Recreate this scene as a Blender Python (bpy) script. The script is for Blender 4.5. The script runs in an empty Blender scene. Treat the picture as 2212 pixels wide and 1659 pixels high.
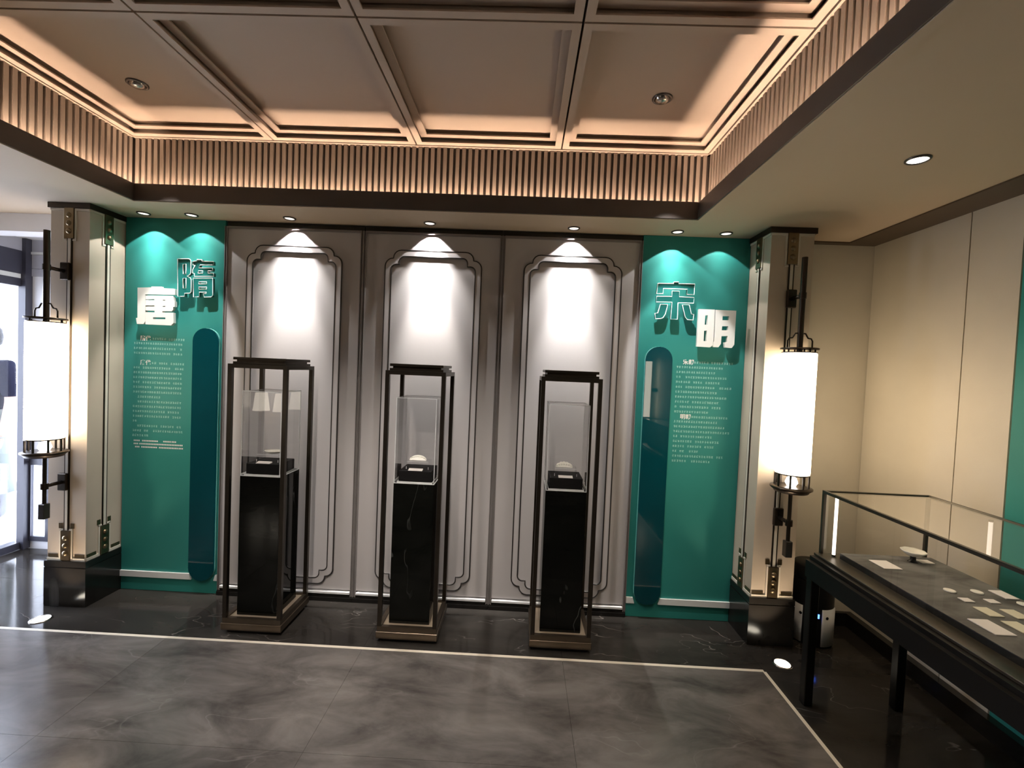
import bpy, bmesh, math, random
from mathutils import Vector, Matrix
random.seed(7)
sc = bpy.context.scene
COL = sc.collection
R = math.radians
PI = math.pi

# ------------------------------------------------------------------ camera
cam_d = bpy.data.cameras.new('camera')
cam = bpy.data.objects.new('camera', cam_d)
COL.objects.link(cam)
cam.matrix_world = (Matrix.Translation((0.0, -3.1566, 1.6613)) @ Matrix.Rotation(R(1.3477), 4, 'Z')
                    @ Matrix.Rotation(R(90 - 1.7894), 4, 'X') @ Matrix.Rotation(R(2.4085), 4, 'Z'))
cam_d.sensor_fit = 'HORIZONTAL'
cam_d.sensor_width = 36.0
cam_d.lens = 36.0 * 1000.05 / 2212.0
cam_d.clip_start = 0.02
sc.camera = cam
# ------------------------------------------------------------------ world: bright overcast daylight outside the glass
wd = bpy.data.worlds.new('World'); sc.world = wd; wd.use_nodes = True
bg = wd.node_tree.nodes['Background']
bg.inputs['Color'].default_value = (0.78, 0.84, 1.0, 1); bg.inputs['Strength'].default_value = 17.0
vs = sc.view_settings
vs.view_transform = 'Standard'; vs.look = 'None'; vs.gamma = 1.0; vs.use_curve_mapping = False
vs.exposure = 0.0
cy = sc.cycles
cy.max_bounces = 7; cy.diffuse_bounces = 3; cy.glossy_bounces = 3; cy.transmission_bounces = 3; cy.transparent_max_bounces = 12
cy.sample_clamp_indirect = 6.0; cy.caustics_reflective = False; cy.caustics_refractive = False
cy.use_light_tree = False; cy.use_adaptive_sampling = True; cy.adaptive_threshold = 0.03

# light powers (watts)
P_WALL_WIDE, P_WALL_MID, P_WALL_BEAM = 13.0, 80.0, 230.0
P_COVE = 6.2
P_ROOM = 60.0
P_EYE = 120.0
LAMP_GLOW = 11.0
WARM = (1.0, 0.78, 0.55)
ROOMW = (1.0, 0.90, 0.80)
COOLW = (1.0, 0.96, 0.92)

# ------------------------------------------------------------------ helpers
ORG = {}
def tag(o, label=None, cat=None, group=None, kind=None):
    if label: o['label'] = label
    if cat: o['category'] = cat
    if group: o['group'] = group
    if kind: o['kind'] = kind
    return o
def thing(name, loc, label, cat, group=None):
    o = bpy.data.objects.new(name, None); COL.objects.link(o)
    o.empty_display_size = 0.1
    o.location = loc; ORG[o] = Vector(loc)
    return tag(o, label, cat, group)
class MB:
    """mesh collector in world coordinates"""
    def __init__(s): s.v = []; s.f = []; s.sm = []
    def add(s, v, f, smooth=False):
        n = len(s.v); s.v += [tuple(p) for p in v]; s.f += [tuple(i + n for i in q) for q in f]
        s.sm += [smooth] * len(f); return s
    def box(s, x0, x1, y0, y1, z0, z1, c=0.0):
        if c <= 0:
            v = [(x, y, z) for z in (z0, z1) for y in (y0, y1) for x in (x0, x1)]
            return s.add(v, [(0, 2, 3, 1), (4, 5, 7, 6), (0, 1, 5, 4), (2, 6, 7, 3), (0, 4, 6, 2), (1, 3, 7, 5)])
        bm = bmesh.new(); bmesh.ops.create_cube(bm, size=1)
        for q in bm.verts:
            q.co = Vector(((x0 + x1) / 2 + q.co.x * (x1 - x0), (y0 + y1) / 2 + q.co.y * (y1 - y0), (z0 + z1) / 2 + q.co.z * (z1 - z0)))
        bmesh.ops.bevel(bm, geom=list(bm.edges), offset=c, segments=1, affect='EDGES', profile=.5)
        bm.verts.index_update()
        s.add([q.co[:] for q in bm.verts], [[q.index for q in f.verts] for f in bm.faces]); bm.free(); return s
    def prism(s, pts, d0, d1, axis='y'):
        """polygon pts (a,b) extruded along axis"""
        n = len(pts)
        def P(a, b, d): return {'y': (a, d, b), 'x': (d, a, b), 'z': (a, b, d)}[axis]
        v = [P(a, b, d0) for a, b in pts] + [P(a, b, d1) for a, b in pts]
        return s.add(v, [tuple(range(n)), tuple(range(2 * n - 1, n - 1, -1))] + [(i, i + n, (i + 1) % n + n, (i + 1) % n) for i in range(n)])
    def lathe(s, prof, c, n=32, axis='z', smooth=True):
        v = []; f = []; m = len(prof)
        for r, h in prof:
            for k in range(n):
                a = 2 * PI * k / n; p = (r * math.cos(a), r * math.sin(a), h)
                if axis == 'y': p = (p[0], p[2], p[1])
                if axis == 'x': p = (p[2], p[0], p[1])
                v.append((c[0] + p[0], c[1] + p[1], c[2] + p[2]))
        for i in range(m - 1):
            for k in range(n):
                f.append((i * n + k, i * n + (k + 1) % n, (i + 1) * n + (k + 1) % n, (i + 1) * n + k))
        s.add(v, f, smooth)
        if prof[0][0] > 1e-5: s.add([v[k] for k in range(n)], [tuple(range(n))[::-1]])
        if prof[-1][0] > 1e-5: s.add([v[(m - 1) * n + k] for k in range(n)], [tuple(range(n))])
        return s
    def tube(s, pts, r, n=8, closed=False):
        pts = [Vector(p) for p in pts]; m = len(pts); v = []
        for i, p in enumerate(pts):
            a = pts[i - 1] if (i > 0 or closed) else p
            b = pts[(i + 1) % m] if (i < m - 1 or closed) else p
            t = (b - a).normalized()
            u = t.cross(Vector((0, 1, 0)))
            if u.length < 1e-3: u = t.cross(Vector((0, 0, 1)))
            u.normalize(); w = t.cross(u)
            for k in range(n):
                q = 2 * PI * k / n; v.append(p + u * (r * math.cos(q)) + w * (r * math.sin(q)))
        f = []
        for i in range(m if closed else m - 1):
            j = (i + 1) % m
            for k in range(n): f.append((i * n + k, i * n + (k + 1) % n, j * n + (k + 1) % n, j * n + k))
        if not closed: f += [tuple(range(n))[::-1], tuple(range((m - 1) * n, m * n))]
        return s.add(v, f, True)
    def mesh(s, name, mat, org):
        me = bpy.data.meshes.new(name)
        me.from_pydata([(a - org[0], b - org[1], c - org[2]) for a, b, c in s.v], [], s.f)
        me.polygons.foreach_set('use_smooth', s.sm)
        bm = bmesh.new(); bm.from_mesh(me); bmesh.ops.recalc_face_normals(bm, faces=bm.faces); bm.to_mesh(me); bm.free()
        me.materials.append(mat); return me
    def build(s, name, mat, parent=None, label=None, cat=None, group=None, kind=None, loc=None):
        if parent is not None: org = ORG[parent]
        elif loc is not None: org = Vector(loc)
        else:
            xs, ys, zs = zip(*s.v)
            org = Vector(((min(xs) + max(xs)) / 2, (min(ys) + max(ys)) / 2, min(zs)))
        o = bpy.data.objects.new(name, s.mesh(name, mat, org)); COL.objects.link(o)
        if parent is not None: o.parent = parent
        else: o.location = org
        ORG[o] = org
        return tag(o, label, cat, group, kind)
def box(name, mat, b, parent=None, c=0.0, **k): return MB().box(*b, c).build(name, mat, parent, **k)
def struct(name, mat, b, **k): return MB().box(*b).build(name, mat, None, kind='structure', **k)
def copies(name, mesh, parent, spots):
    """alike small pieces sharing one mesh; spots are world positions"""
    for p in spots:
        o = bpy.data.objects.new(name, mesh); COL.objects.link(o); o.parent = parent
        o.location = Vector(p) - ORG[parent]
def light(kind, name, loc, power, col, parent=None, **k):
    d = bpy.data.lights.new(name, kind); d.energy = power; d.color = col
    rot = k.pop('rot', None)
    for a, b in k.items(): setattr(d, a, b)
    o = bpy.data.objects.new(name, d); COL.objects.link(o)
    if parent is not None: o.parent = parent; o.location = Vector(loc) - ORG[parent]
    else: o.location = loc
    if rot is not None: o.rotation_euler = rot
    return o

# ------------------------------------------------------------------ materials
def newmat(name):
    m = bpy.data.materials.new(name); m.use_nodes = True
    return m, m.node_tree, m.node_tree.nodes['Principled BSDF']
def paint(name, col, rough=0.5, metal=0.0, var=0.06, scale=6.0, bump=0.0, spec=0.5):
    m, t, b = newmat(name)
    b.inputs['Roughness'].default_value = rough; b.inputs['Metallic'].default_value = metal
    b.inputs['Specular IOR Level'].default_value = spec
    g = t.nodes.new('ShaderNodeNewGeometry')
    n = t.nodes.new('ShaderNodeTexNoise'); n.inputs['Scale'].default_value = scale; n.inputs['Detail'].default_value = 4
    t.links.new(g.outputs['Position'], n.inputs['Vector'])
    r = t.nodes.new('ShaderNodeValToRGB')
    r.color_ramp.elements[0].position = .3; r.color_ramp.elements[1].position = .7
    r.color_ramp.elements[0].color = tuple(c * (1 - var) for c in col) + (1,)
    r.color_ramp.elements[1].color = tuple(min(1, c * (1 + var)) for c in col) + (1,)
    t.links.new(n.outputs['Fac'], r.inputs['Fac']); t.links.new(r.outputs['Color'], b.inputs['Base Color'])
    if bump:
        n2 = t.nodes.new('ShaderNodeTexNoise'); n2.inputs['Scale'].default_value = 220
        t.links.new(g.outputs['Position'], n2.inputs['Vector'])
        bp = t.nodes.new('ShaderNodeBump'); bp.inputs['Strength'].default_value = bump; bp.inputs['Distance'].default_value = .002
        t.links.new(n2.outputs['Fac'], bp.inputs['Height']); t.links.new(bp.outputs['Normal'], b.inputs['Normal'])
    return m
def glow(name, col, s):
    m, t, b = newmat(name)
    b.inputs['Base Color'].default_value = (.9, .9, .88, 1)
    b.inputs['Emission Color'].default_value = (*col, 1); b.inputs['Emission Strength'].default_value = s
    n = t.nodes.new('ShaderNodeTexNoise'); n.inputs['Scale'].default_value = 3
    r = t.nodes.new('ShaderNodeMapRange'); r.inputs['To Min'].default_value = s * .94; r.inputs['To Max'].default_value = s * 1.06
    t.links.new(n.outputs['Fac'], r.inputs['Value']); t.links.new(r.outputs['Result'], b.inputs['Emission Strength'])
    return m
def clear_pane(name, tint=(0.997, 0.998, 0.998), refl=.8):
    m = bpy.data.materials.new(name); m.use_nodes = True; t = m.node_tree; t.nodes.clear()
    o = t.nodes.new('ShaderNodeOutputMaterial'); mx = t.nodes.new('ShaderNodeMixShader')
    tr = t.nodes.new('ShaderNodeBsdfTransparent'); tr.inputs['Color'].default_value = (*tint, 1)
    gl = t.nodes.new('ShaderNodeBsdfGlossy'); gl.inputs['Roughness'].default_value = .01
    fr = t.nodes.new('ShaderNodeFresnel'); fr.inputs['IOR'].default_value = 1.45
    ml = t.nodes.new('ShaderNodeMath'); ml.operation = 'MULTIPLY'; ml.inputs[1].default_value = refl
    t.links.new(fr.outputs[0], ml.inputs[0]); t.links.new(ml.outputs[0], mx.inputs['Fac'])
    t.links.new(tr.outputs[0], mx.inputs[1]); t.links.new(gl.outputs[0], mx.inputs[2]); t.links.new(mx.outputs[0], o.inputs['Surface'])
    return m
def marble(name, c0, c1, vein, scale, rough, vein_w=.02, vein_scale=1.4, spec=.5, vein_amt=1.0):
    m, t, b = newmat(name); L = t.links.new
    b.inputs['Specular IOR Level'].default_value = spec
    g = t.nodes.new('ShaderNodeNewGeometry')
    n = t.nodes.new('ShaderNodeTexNoise'); n.inputs['Scale'].default_value = scale; n.inputs['Detail'].default_value = 7; n.inputs['Roughness'].default_value = .6; n.inputs['Distortion'].default_value = .6
    mp = t.nodes.new('ShaderNodeMapping'); mp.inputs['Rotation'].default_value = (0, 0, .6); mp.inputs['Scale'].default_value = (1, 2.2, 1)
    L(g.outputs['Position'], mp.inputs['Vector']); L(mp.outputs[0], n.inputs['Vector'])
    r = t.nodes.new('ShaderNodeValToRGB'); r.color_ramp.elements[0].position = .32; r.color_ramp.elements[1].position = .68
    r.color_ramp.elements[0].color = (*c0, 1); r.color_ramp.elements[1].color = (*c1, 1); L(n.outputs['Fac'], r.inputs['Fac'])
    n2 = t.nodes.new('ShaderNodeTexNoise'); n2.inputs['Scale'].default_value = vein_scale; n2.inputs['Detail'].default_value = 3; n2.inputs['Distortion'].default_value = .25
    mp2 = t.nodes.new('ShaderNodeMapping'); mp2.inputs['Rotation'].default_value = (.4, .5, .9); mp2.inputs['Scale'].default_value = (1, 2.2, .45)
    L(g.outputs['Position'], mp2.inputs['Vector']); L(mp2.outputs[0], n2.inputs['Vector'])
    v = t.nodes.new('ShaderNodeValToRGB'); e = v.color_ramp.elements
    e[0].position = .5 - vein_w; e[0].color = (0, 0, 0, 1); e[1].position = .5; e[1].color = (1, 1, 1, 1)
    e2 = v.color_ramp.elements.new(.5 + vein_w); e2.color = (0, 0, 0, 1); L(n2.outputs['Fac'], v.inputs['Fac'])
    n3 = t.nodes.new('ShaderNodeTexNoise'); n3.inputs['Scale'].default_value = 2.3; L(g.outputs['Position'], n3.inputs['Vector'])
    r3 = t.nodes.new('ShaderNodeMapRange'); r3.inputs['From Min'].default_value = .5; r3.inputs['From Max'].default_value = .7; r3.inputs['To Max'].default_value = vein_amt
    L(n3.outputs['Fac'], r3.inputs['Value'])
    mu = t.nodes.new('ShaderNodeMath'); mu.operation = 'MULTIPLY'; L(v.outputs['Color'], mu.inputs[0]); L(r3.outputs[0], mu.inputs[1])
    mx = t.nodes.new('ShaderNodeMix'); mx.data_type = 'RGBA'; mx.inputs['B'].default_value = (*vein, 1)
    L(mu.outputs[0], mx.inputs['Factor']); L(r.outputs['Color'], mx.inputs['A']); L(mx.outputs['Result'], b.inputs['Base Color'])
    rr = t.nodes.new('ShaderNodeMapRange'); rr.inputs['To Min'].default_value = rough * .8; rr.inputs['To Max'].default_value = rough * 1.25
    L(n.outputs['Fac'], rr.inputs['Value']); L(rr.outputs[0], b.inputs['Roughness'])
    return m
M = dict(
    ceil=paint('ceiling_paint', (.57, .455, .33), .6, var=.03, scale=1.5),
    coffer=paint('coffer_paint', (.51, .40, .315), .55, var=.03, scale=1.5),
    slat=paint('slat_paint', (.27, .215, .175), .35, var=.05),
    friezeback=paint('frieze_back', (.045, .032, .024), .6),
    lip=paint('cove_lip_shade', (.060, .051, .044), .45),  # the shadow on the lip is put into this dark colour
    brownstrip=paint('brown_strip', (.085, .058, .036), .5),
    cream=paint('cream_wallcovering', (.60, .55, .455), .6, var=.04, scale=3, bump=.15),
    grey=paint('grey_panel', (.50, .475, .472), .5, var=.02, scale=3, bump=.1),
    greydark=paint('grey_moulding', (.24, .22, .215), .35, metal=.2),
    edgeshade=paint('dark_edge_shade', (.045, .04, .038), .3, metal=.5),
    skirtblack=paint('black_skirting', (.012, .011, .010), .18),
    silver=paint('silver_strip', (.82, .82, .82), .3, metal=.1),
    column=paint('column_paint', (.58, .49, .39), .5, var=.03),
    coltrim=paint('column_trim', (.74, .68, .58), .4),
    bronze=paint('bronze', (.26, .195, .115), .28, metal=.9, var=.2),
    bronzedark=paint('dark_bronze', (.055, .042, .032), .32, metal=.8, var=.2),
    brass=paint('brass_inlay', (.78, .70, .58), .35, metal=.2),
    basebk=marble('black_plinth_stone', (.010, .009, .008), (.022, .02, .018), (.05, .05, .05), 2, .16),
    teal=paint('teal_board', (.034, .25, .222), .5, var=.05, scale=2, spec=.2),
    tealdeep=paint('deep_teal_acrylic', (.002, .055, .070), .015, var=.04),
    tealedge=paint('pale_teal_edge', (.20, .60, .55), .3),
    white=paint('white_print', (.82, .84, .83), .45, var=.02),
    letterwhite=paint('white_letter', (.80, .82, .80), .4, var=.02),
    letterteal=paint('teal_letter', (.010, .15, .135), .35, var=.06),
    print_=paint('text_print', (.40, .72, .66), .6, var=.02, spec=.2),
    grfloor=marble('grey_floor_marble', (.046, .042, .039), (.155, .142, .132), (.26, .245, .23), 2.0, .20, .006, 1.8, spec=.4, vein_amt=.35),
    dkfloor=marble('dark_floor_marble', (.016, .014, .0125), (.040, .036, .032), (.35, .32, .29), 1.4, .10, .006, 2.6, spec=.2, vein_amt=.55),
    grout=paint('grout', (.05, .045, .04), .8),
    marblebk=marble('black_marble', (.002, .0023, .002), (.006, .0065, .0055), (.30, .31, .30), 3, .03, .010, 5.0, spec=.22, vein_amt=.5),
    metalframe=paint('case_bronze_metal', (.052, .043, .034), .30, metal=.8, var=.12),
    casebase=paint('case_base_bronze', (.13, .102, .075), .28, metal=.85, var=.12),
    casetray=paint('case_tray_brass', (.46, .37, .27), .35, metal=.5, var=.08),
    clear=clear_pane('clear_acrylic'),
    acryledge=paint('polished_acrylic_edge', (.80, .82, .82), .15),
    glasswall=clear_pane('window_glass', (.96, .97, .98), .6),
    blkblock=paint('black_velvet_block', (.006, .0055, .006), .6, spec=.2),
    jade=paint('white_jade', (.86, .84, .76), .3, var=.05, scale=40),
    card=paint('label_card', (.80, .76, .73), .6, var=.02),
    cardyel=paint('cream_card', (.72, .68, .52), .6, var=.03),
    tabledark=paint('table_dark_metal', (.014, .0125, .011), .35, metal=.3, spec=.3),
    tablerail=paint('table_bronze_rail', (.075, .066, .050), .35, metal=.6),
    deck=marble('grey_deck_cloth', (.055, .053, .049), (.20, .195, .18), (.25, .24, .22), 4, .8),
    deckblack=paint('black_deck_side', (.012, .011, .010), .5),
    steel=paint('brushed_dark_steel', (.10, .09, .085), .3, metal=.8),
    lampglow=glow('opal_lamp_glow', (1.0, .80, .55), LAMP_GLOW),
    ledglow=glow('led_bar_glow', (1.0, .86, .72), 3.0),
    bulb=glow('downlight_lens', (1.0, .93, .85), 9.0),
    bulbdim=glow('dim_lens', (1.0, .90, .78), 1.4),
    uplens=glow('uplight_lens', (1.0, .90, .72), 14.0),
    chrome=paint('chrome_ring', (.55, .52, .48), .2, metal=1.0),
    whiteplastic=paint('white_plastic', (.70, .70, .71), .35, var=.02),
    blackplastic=paint('black_plastic', (.007, .0065, .0065), .35, spec=.25),
    blueled=glow('blue_led', (.05, .16, 1.0), 6.0),
    navyframe=paint('navy_window_frame', (.042, .042, .062), .4),
    lobbywhite=paint('lobby_white', (.86, .86, .90), .55, var=.02),
    lobbygrey=paint('lobby_grey', (.46, .46, .52), .5, var=.03),
    plaza=paint('plaza_paving', (.72, .72, .72), .7, var=.05),
    skin=paint('skin', (.30, .19, .14), .5, spec=.2), hair=paint('black_hair', (.004, .0035, .0035), .5, spec=.1),
    navycloth=paint('navy_cloth', (.0035, .004, .010), .9, spec=.05), palecloth=paint('pale_cloth', (.10, .115, .105), .8),
    shoe=paint('dark_shoe', (.004, .004, .005), .6, spec=.1), eyewhite=paint('eye', (.8, .8, .8), .2), lipm=paint('lips', (.45, .18, .15), .5),
    shade=glow('fabric_shade_glow', (1.0, .88, .70), 9.0),
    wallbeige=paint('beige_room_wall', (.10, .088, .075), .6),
)

# ================================================================== SETTING
H = 2.6
XL, XR, YF, YB = -4.1085, 2.328, -6.4, 0.05
TL, TR, TB, TF = -2.4293, 1.0003, -0.3474, -4.35      # ceiling opening
G, LIPZ, HU = 0.0983, 0.1018, 0.4131
ZU = H + HU
FXL, FXR, FYB, FYF = TL - G, TR + G, TB + G, TF - G    # frieze planes

# ---- floor
floor = struct('floor', M['grout'], (XL - .02, XR + .3, YF - .2, .75, -.08, -.02))
xs = [XL, -3.19, -2.029, -.867, .295, 1.4459]
ys = [-.5252, -1.262, -2.0, -2.737, -3.474, -4.211, -4.948, -5.685, YF]
gp = .0006
def slab(b, mat):
    return MB().box(b[0] + gp, b[1] - gp, b[2] + gp, b[3] - gp, -.02, 0)
cache = {}
def floor_slab(b, mat):
    key = (round(b[1] - b[0], 3), round(b[3] - b[2], 3), mat)
    c = ((b[0] + b[1]) / 2, (b[2] + b[3]) / 2, 0)
    if key not in cache: cache[key] = slab(b, mat).mesh('floor_slab', M[mat], c)
    copies('floor_slab', cache[key], floor, [c])
for i in range(5):
    for j in range(8): floor_slab((xs[i], xs[i + 1], ys[j + 1], ys[j]), 'grfloor')
    floor_slab((xs[i], xs[i + 1], ys[0], YB + .01), 'dkfloor')
for j in range(8): floor_slab((1.4459, XR, ys[j + 1], ys[j]), 'dkfloor')
floor_slab((1.4459, XR, ys[0], YB + .01), 'dkfloor')
floor_slab((XL, -3.03, YB + .01, .57), 'dkfloor')
box('brass_strip', M['brass'], (XL, 1.4459, -.535, -.5145, -.004, .0008), floor)
box('brass_strip', M['brass'], (1.437, 1.4555, YF, -.533, -.004, .0008), floor)

# ---- back wall (behind boards and panels), alcove and lobby side
wall_back = struct('wall_back', M['cream'], (-3.0405, XR + .2, YB, .62, -.02, 3.1))
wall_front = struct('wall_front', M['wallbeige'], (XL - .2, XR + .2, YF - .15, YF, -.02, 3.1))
wall_right = struct('wall_right', M['cream'], (XR + .012, XR + .2, YF, YB, -.02, 3.1))
for y0, y1, mt in ((-.631, YB, 'cream'), (-.899, -.631, 'cream'), (-1.60, -.905, 'teal'), (-2.3, -1.606, 'cream'), (-3.3, -2.3, 'cream'), (-4.3, -3.3, 'cream'), (-5.3, -4.3, 'cream'), (YF, -5.3, 'cream')):
    box('wall_board', M[mt], (XR - .004 if mt == 'teal' else XR, XR + .012, y0 + .003, y1 - .003, .0, H), wall_right)
struct('baseboard_right', M['skirtblack'], (XR - .05, XR - .004, YF, YB - .002, 0, .09))
struct('baseboard_alcove', M['skirtblack'], (1.745, XR - .05, YB - .03, YB - .001, 0, .09))
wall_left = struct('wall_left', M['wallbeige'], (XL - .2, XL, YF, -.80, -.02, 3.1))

# ---- lower ceiling ring with the sunken tray
ceiling = MB()
ceiling.box(XL - .1, TL, YF, YB, H, H + .015).box(TR, XR + .1, YF, YB, H, H + .015)
ceiling.box(TL, TR, TB, YB, H, H + .015).box(TL, TR, YF, TF, H, H + .015)
ceiling = ceiling.build('ceiling', M['ceil'], None, kind='structure')
t = .016
lip = MB()
for (a, b_, c, d) in ((TL, TR, TB, TB + t), (TL, TR, TF - t, TF), (TL - t, TL, TF - t, TB + t), (TR, TR + t, TF - t, TB + t)):
    lip.box(a, b_, c, d, H + .0, H + LIPZ)
lip.build('cove_lip', M['lip'], ceiling)
s_ = .007
st = MB()   # lower half of the lip stands a little proud
st.box(TL, TR, TB - s_, TB, H - .002, H + .052).box(TL, TL + s_, TF, TB, H - .002, H + .052).box(TR - s_, TR, TF, TB, H - .002, H + .052).box(TL, TR, TF, TF + s_, H - .002, H + .052)
st.build('cove_lip_rail', M['lip'], ceiling)
tm = MB(); w = .036
for (a, b_, c, d) in ((TL - w, TR + w, TB, TB + w), (TL - w, TR + w, TF - w, TF), (TL - w, TL, TF, TB), (TR, TR + w, TF, TB)):
    tm.box(a, b_, c, d, H - .006, H - .0005)
tm.build('tray_edge_bead', M['ceil'], ceiling)
# brown border strip beside the right wall
bs = MB().box(2.125, XR, YF, YB, H - .008, H - .0005).box(1.745, 2.125, -.005, YB, H - .008, H - .0005)
bs.build('ceiling_border_strip', M['brownstrip'], ceiling)
# frieze walls with vertical slats
def frieze(name, b):
    return box(name, M['friezeback'], b, ceiling)
fb = frieze('frieze_wall', (FXL - .05, FXR + .05, FYB, FYB + .05, H + .015, ZU + .08))
fl = frieze('frieze_wall', (FXL - .05, FXL, FYF, FYB, H + .015, ZU + .08))
fr = frieze('frieze_wall', (FXR, FXR + .05, FYF, FYB, H + .015, ZU + .08))
ff = frieze('frieze_wall', (FXL - .05, FXR + .05, FYF - .05, FYF, H + .015, ZU + .08))
pitch, sw, sd = .0388, .0215, .019
zc0, zc1 = H + .015, ZU - .0005
smx = MB().box(-sw / 2, sw / 2, -sd, 0, zc0, zc1).mesh('slat', M['slat'], (0, 0, 0))
smr = MB().box(-sd, 0, -sw / 2, sw / 2, zc0, zc1).mesh('slat', M['slat'], (0, 0, 0))
sml = MB().box(0, sd, -sw / 2, sw / 2, zc0, zc1).mesh('slat', M['slat'], (0, 0, 0))
nx = int((FXR - FXL - 2 * sd) / pitch); ox = ((FXR - FXL) - (nx - 1) * pitch) / 2
copies('slat', smx, fb, [(FXL + ox + i * pitch, FYB - .0002, 0) for i in range(nx)])
ny = int((FYB - FYF - 2 * sd) / pitch)
copies('slat', sml, fl, [(FXL + .0002, FYB - sd - .012 - i * pitch, 0) for i in range(ny)])
copies('slat', smr, fr, [(FXR - .0002, FYB - sd - .012 - i * pitch, 0) for i in range(ny)])
# tray top: border, coffers with two stepped mouldings each
E_ = .035
tb = MB()
for (a, b_, c, d) in ((FXL, FXR, FYB - E_ + .004, FYB), (FXL, FXR, FYF, FYF + E_ - .004), (FXL, FXL + E_ - .004, FYF, FYB), (FXR - E_ + .004, FXR, FYF, FYB)):
    tb.box(a, b_, c, d, ZU, ZU + .065)
tb.build('tray_border', M['coffer'], ceiling)
box('tray_backing', M['friezeback'], (FXL - .05, FXR + .05, FYF - .05, FYB + .05, ZU + .072, ZU + .09), ceiling)
cx0, cx1 = FXL + E_, FXR - E_
cw = (cx1 - cx0) / 4
cy0 = FYB - E_; cd = (cy0 - (FYF + E_)) / 4
def ring(x0, x1, y0, y1, w, z0, z1):
    return MB().box(x0, x1, y1 - w, y1, z0, z1).box(x0, x1, y0, y0 + w, z0, z1).box(x0, x0 + w, y0 + w, y1 - w, z0, z1).box(x1 - w, x1, y0 + w, y1 - w, z0, z1)
for i in range(4):
    for j in range(4):
        a, b_, c, d = cx0 + i * cw + .005, cx0 + (i + 1) * cw - .005, cy0 - (j + 1) * cd + .005, cy0 - j * cd - .005
        co = box('coffer_panel', M['coffer'], (a, b_, c, d, ZU + .058, ZU + .07), ceiling)
        m = ring(a, b_, c, d, .036, ZU + .001, ZU + .007)
        r2 = ring(a, b_, c, d, .006, ZU + .007, ZU + .058); m.add(r2.v, r2.f)
        m.build('coffer_moulding', M['coffer'], co)
        m = ring(a + .036, b_ - .036, c + .036, d - .036, .036, ZU + .030, ZU + .036)
        r2 = ring(a + .030, b_ - .030, c + .030, d - .030, .006, ZU + .030, ZU + .058); m.add(r2.v, r2.f)
        m.build('coffer_moulding', M['coffer'], co)
        # keep the outer moulding's grid groove dark: 1 cm gap up to the backing
# cove LED strips (real light of the place, hidden behind the lip)
ly = .040
for nm, loc, ln, rz in (('cove_led_strip', ((TL + TR) / 2, TB + ly, H + .055), TR - TL + .1, 0), ('cove_led_strip', ((TL + TR) / 2, TF - ly, H + .055), TR - TL + .1, PI),
                    ('cove_led_strip', (TL - ly, (TB + TF) / 2, H + .055), TB - TF + .1, PI / 2), ('cove_led_strip', (TR + ly, (TB + TF) / 2, H + .055), TB - TF + .1, -PI / 2)):
    light('AREA', 'cove_light', loc, P_COVE * ln, (1.0, .74, .55), shape='RECTANGLE', size=ln, size_y=.012, rot=(PI - R(30), 0, rz))
    hx, hy = (ln / 2, .008) if abs(math.sin(rz)) < .5 else (.008, ln / 2)
    box(nm, M['whiteplastic'], (loc[0] - hx, loc[0] + hx, loc[1] - hy, loc[1] + hy, H + .0155, H + .050), ceiling)

# ---- lobby on the left: glass wall, post, end wall, beam
beam = struct('trim_1', M['lobbywhite'], (XL - .1, -3.042, -.005, .14, 2.475, H - .001))
struct('ceiling_lobby', M['lobbywhite'], (XL - .1, -3.042, .14, .66, 2.56, H + .02))
wl = MB().box(XL - .1, -3.0415, .59, .75, .78, 2.7).box(XL - .1, -3.0415, .59, .75, -.02, .07)
wall_lobby = wl.build('wall_lobby', M['lobbywhite'], None, kind='structure')
for z0, z1, mt in ((2.44, 2.46, 'white'), (2.46, 2.56, 'lobbygrey'), (2.325, 2.438, 'lobbygrey'), (2.262, 2.322, 'lobbygrey')):
    box('wall_band', M[mt], (XL, -3.042, .575 if mt == 'white' else .582, .5895, z0, z1), wall_lobby)
# low glazing of the lobby end wall
w2 = MB().box(XL, -3.045, .575, .60, .70, .78).box(XL, -3.045, .575, .60, .06, .10)
for x in (XL, XL + .17, XL + .34, XL + .51, XL + .68, -3.105): w2.box(x, x + .045, .575, .60, .10, .70)
window_2 = w2.build('window_2', M['navyframe'], None, kind='structure')
for i in range(5): box('pane', M['glasswall'], (XL + .045 + .17 * i, XL + .17 * (i + 1) if i < 4 else -3.105, .585, .589, .10, .70), window_2)
# side glass wall to the street
w1 = MB().box(XL - .08, XL, -.80, .58, 2.27, 2.457).box(XL - .07, XL - .01, -.80, .58, 2.17, 2.235).box(XL - .08, XL, -.80, .58, 0, .06)
w1.box(XL - .03, XL + .03, .535, .59, 0, 2.56)
for y in (-.80,): w1.box(XL - .06, XL, y, y + .06, .06, 2.17)
window_1 = w1.build('window_1', M['navyframe'], None, kind='structure')
box('white_transom_strip', M['white'], (XL - .075, XL - .004, -.80, .53, 2.235, 2.27), window_1)
box('upper_fascia', M['lobbygrey'], (XL - .08, XL - .002, -.80, .58, 2.457, 2.60), window_1)
for y0, y1 in ((-.74, .535),): box('pane', M['glasswall'], (XL - .04, XL - .034, y0, y1, .06, 2.17), window_1)
struct('ground_outside', M['plaza'], (-30, XL - .1, -22, 26, -.1, -.012))

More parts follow.
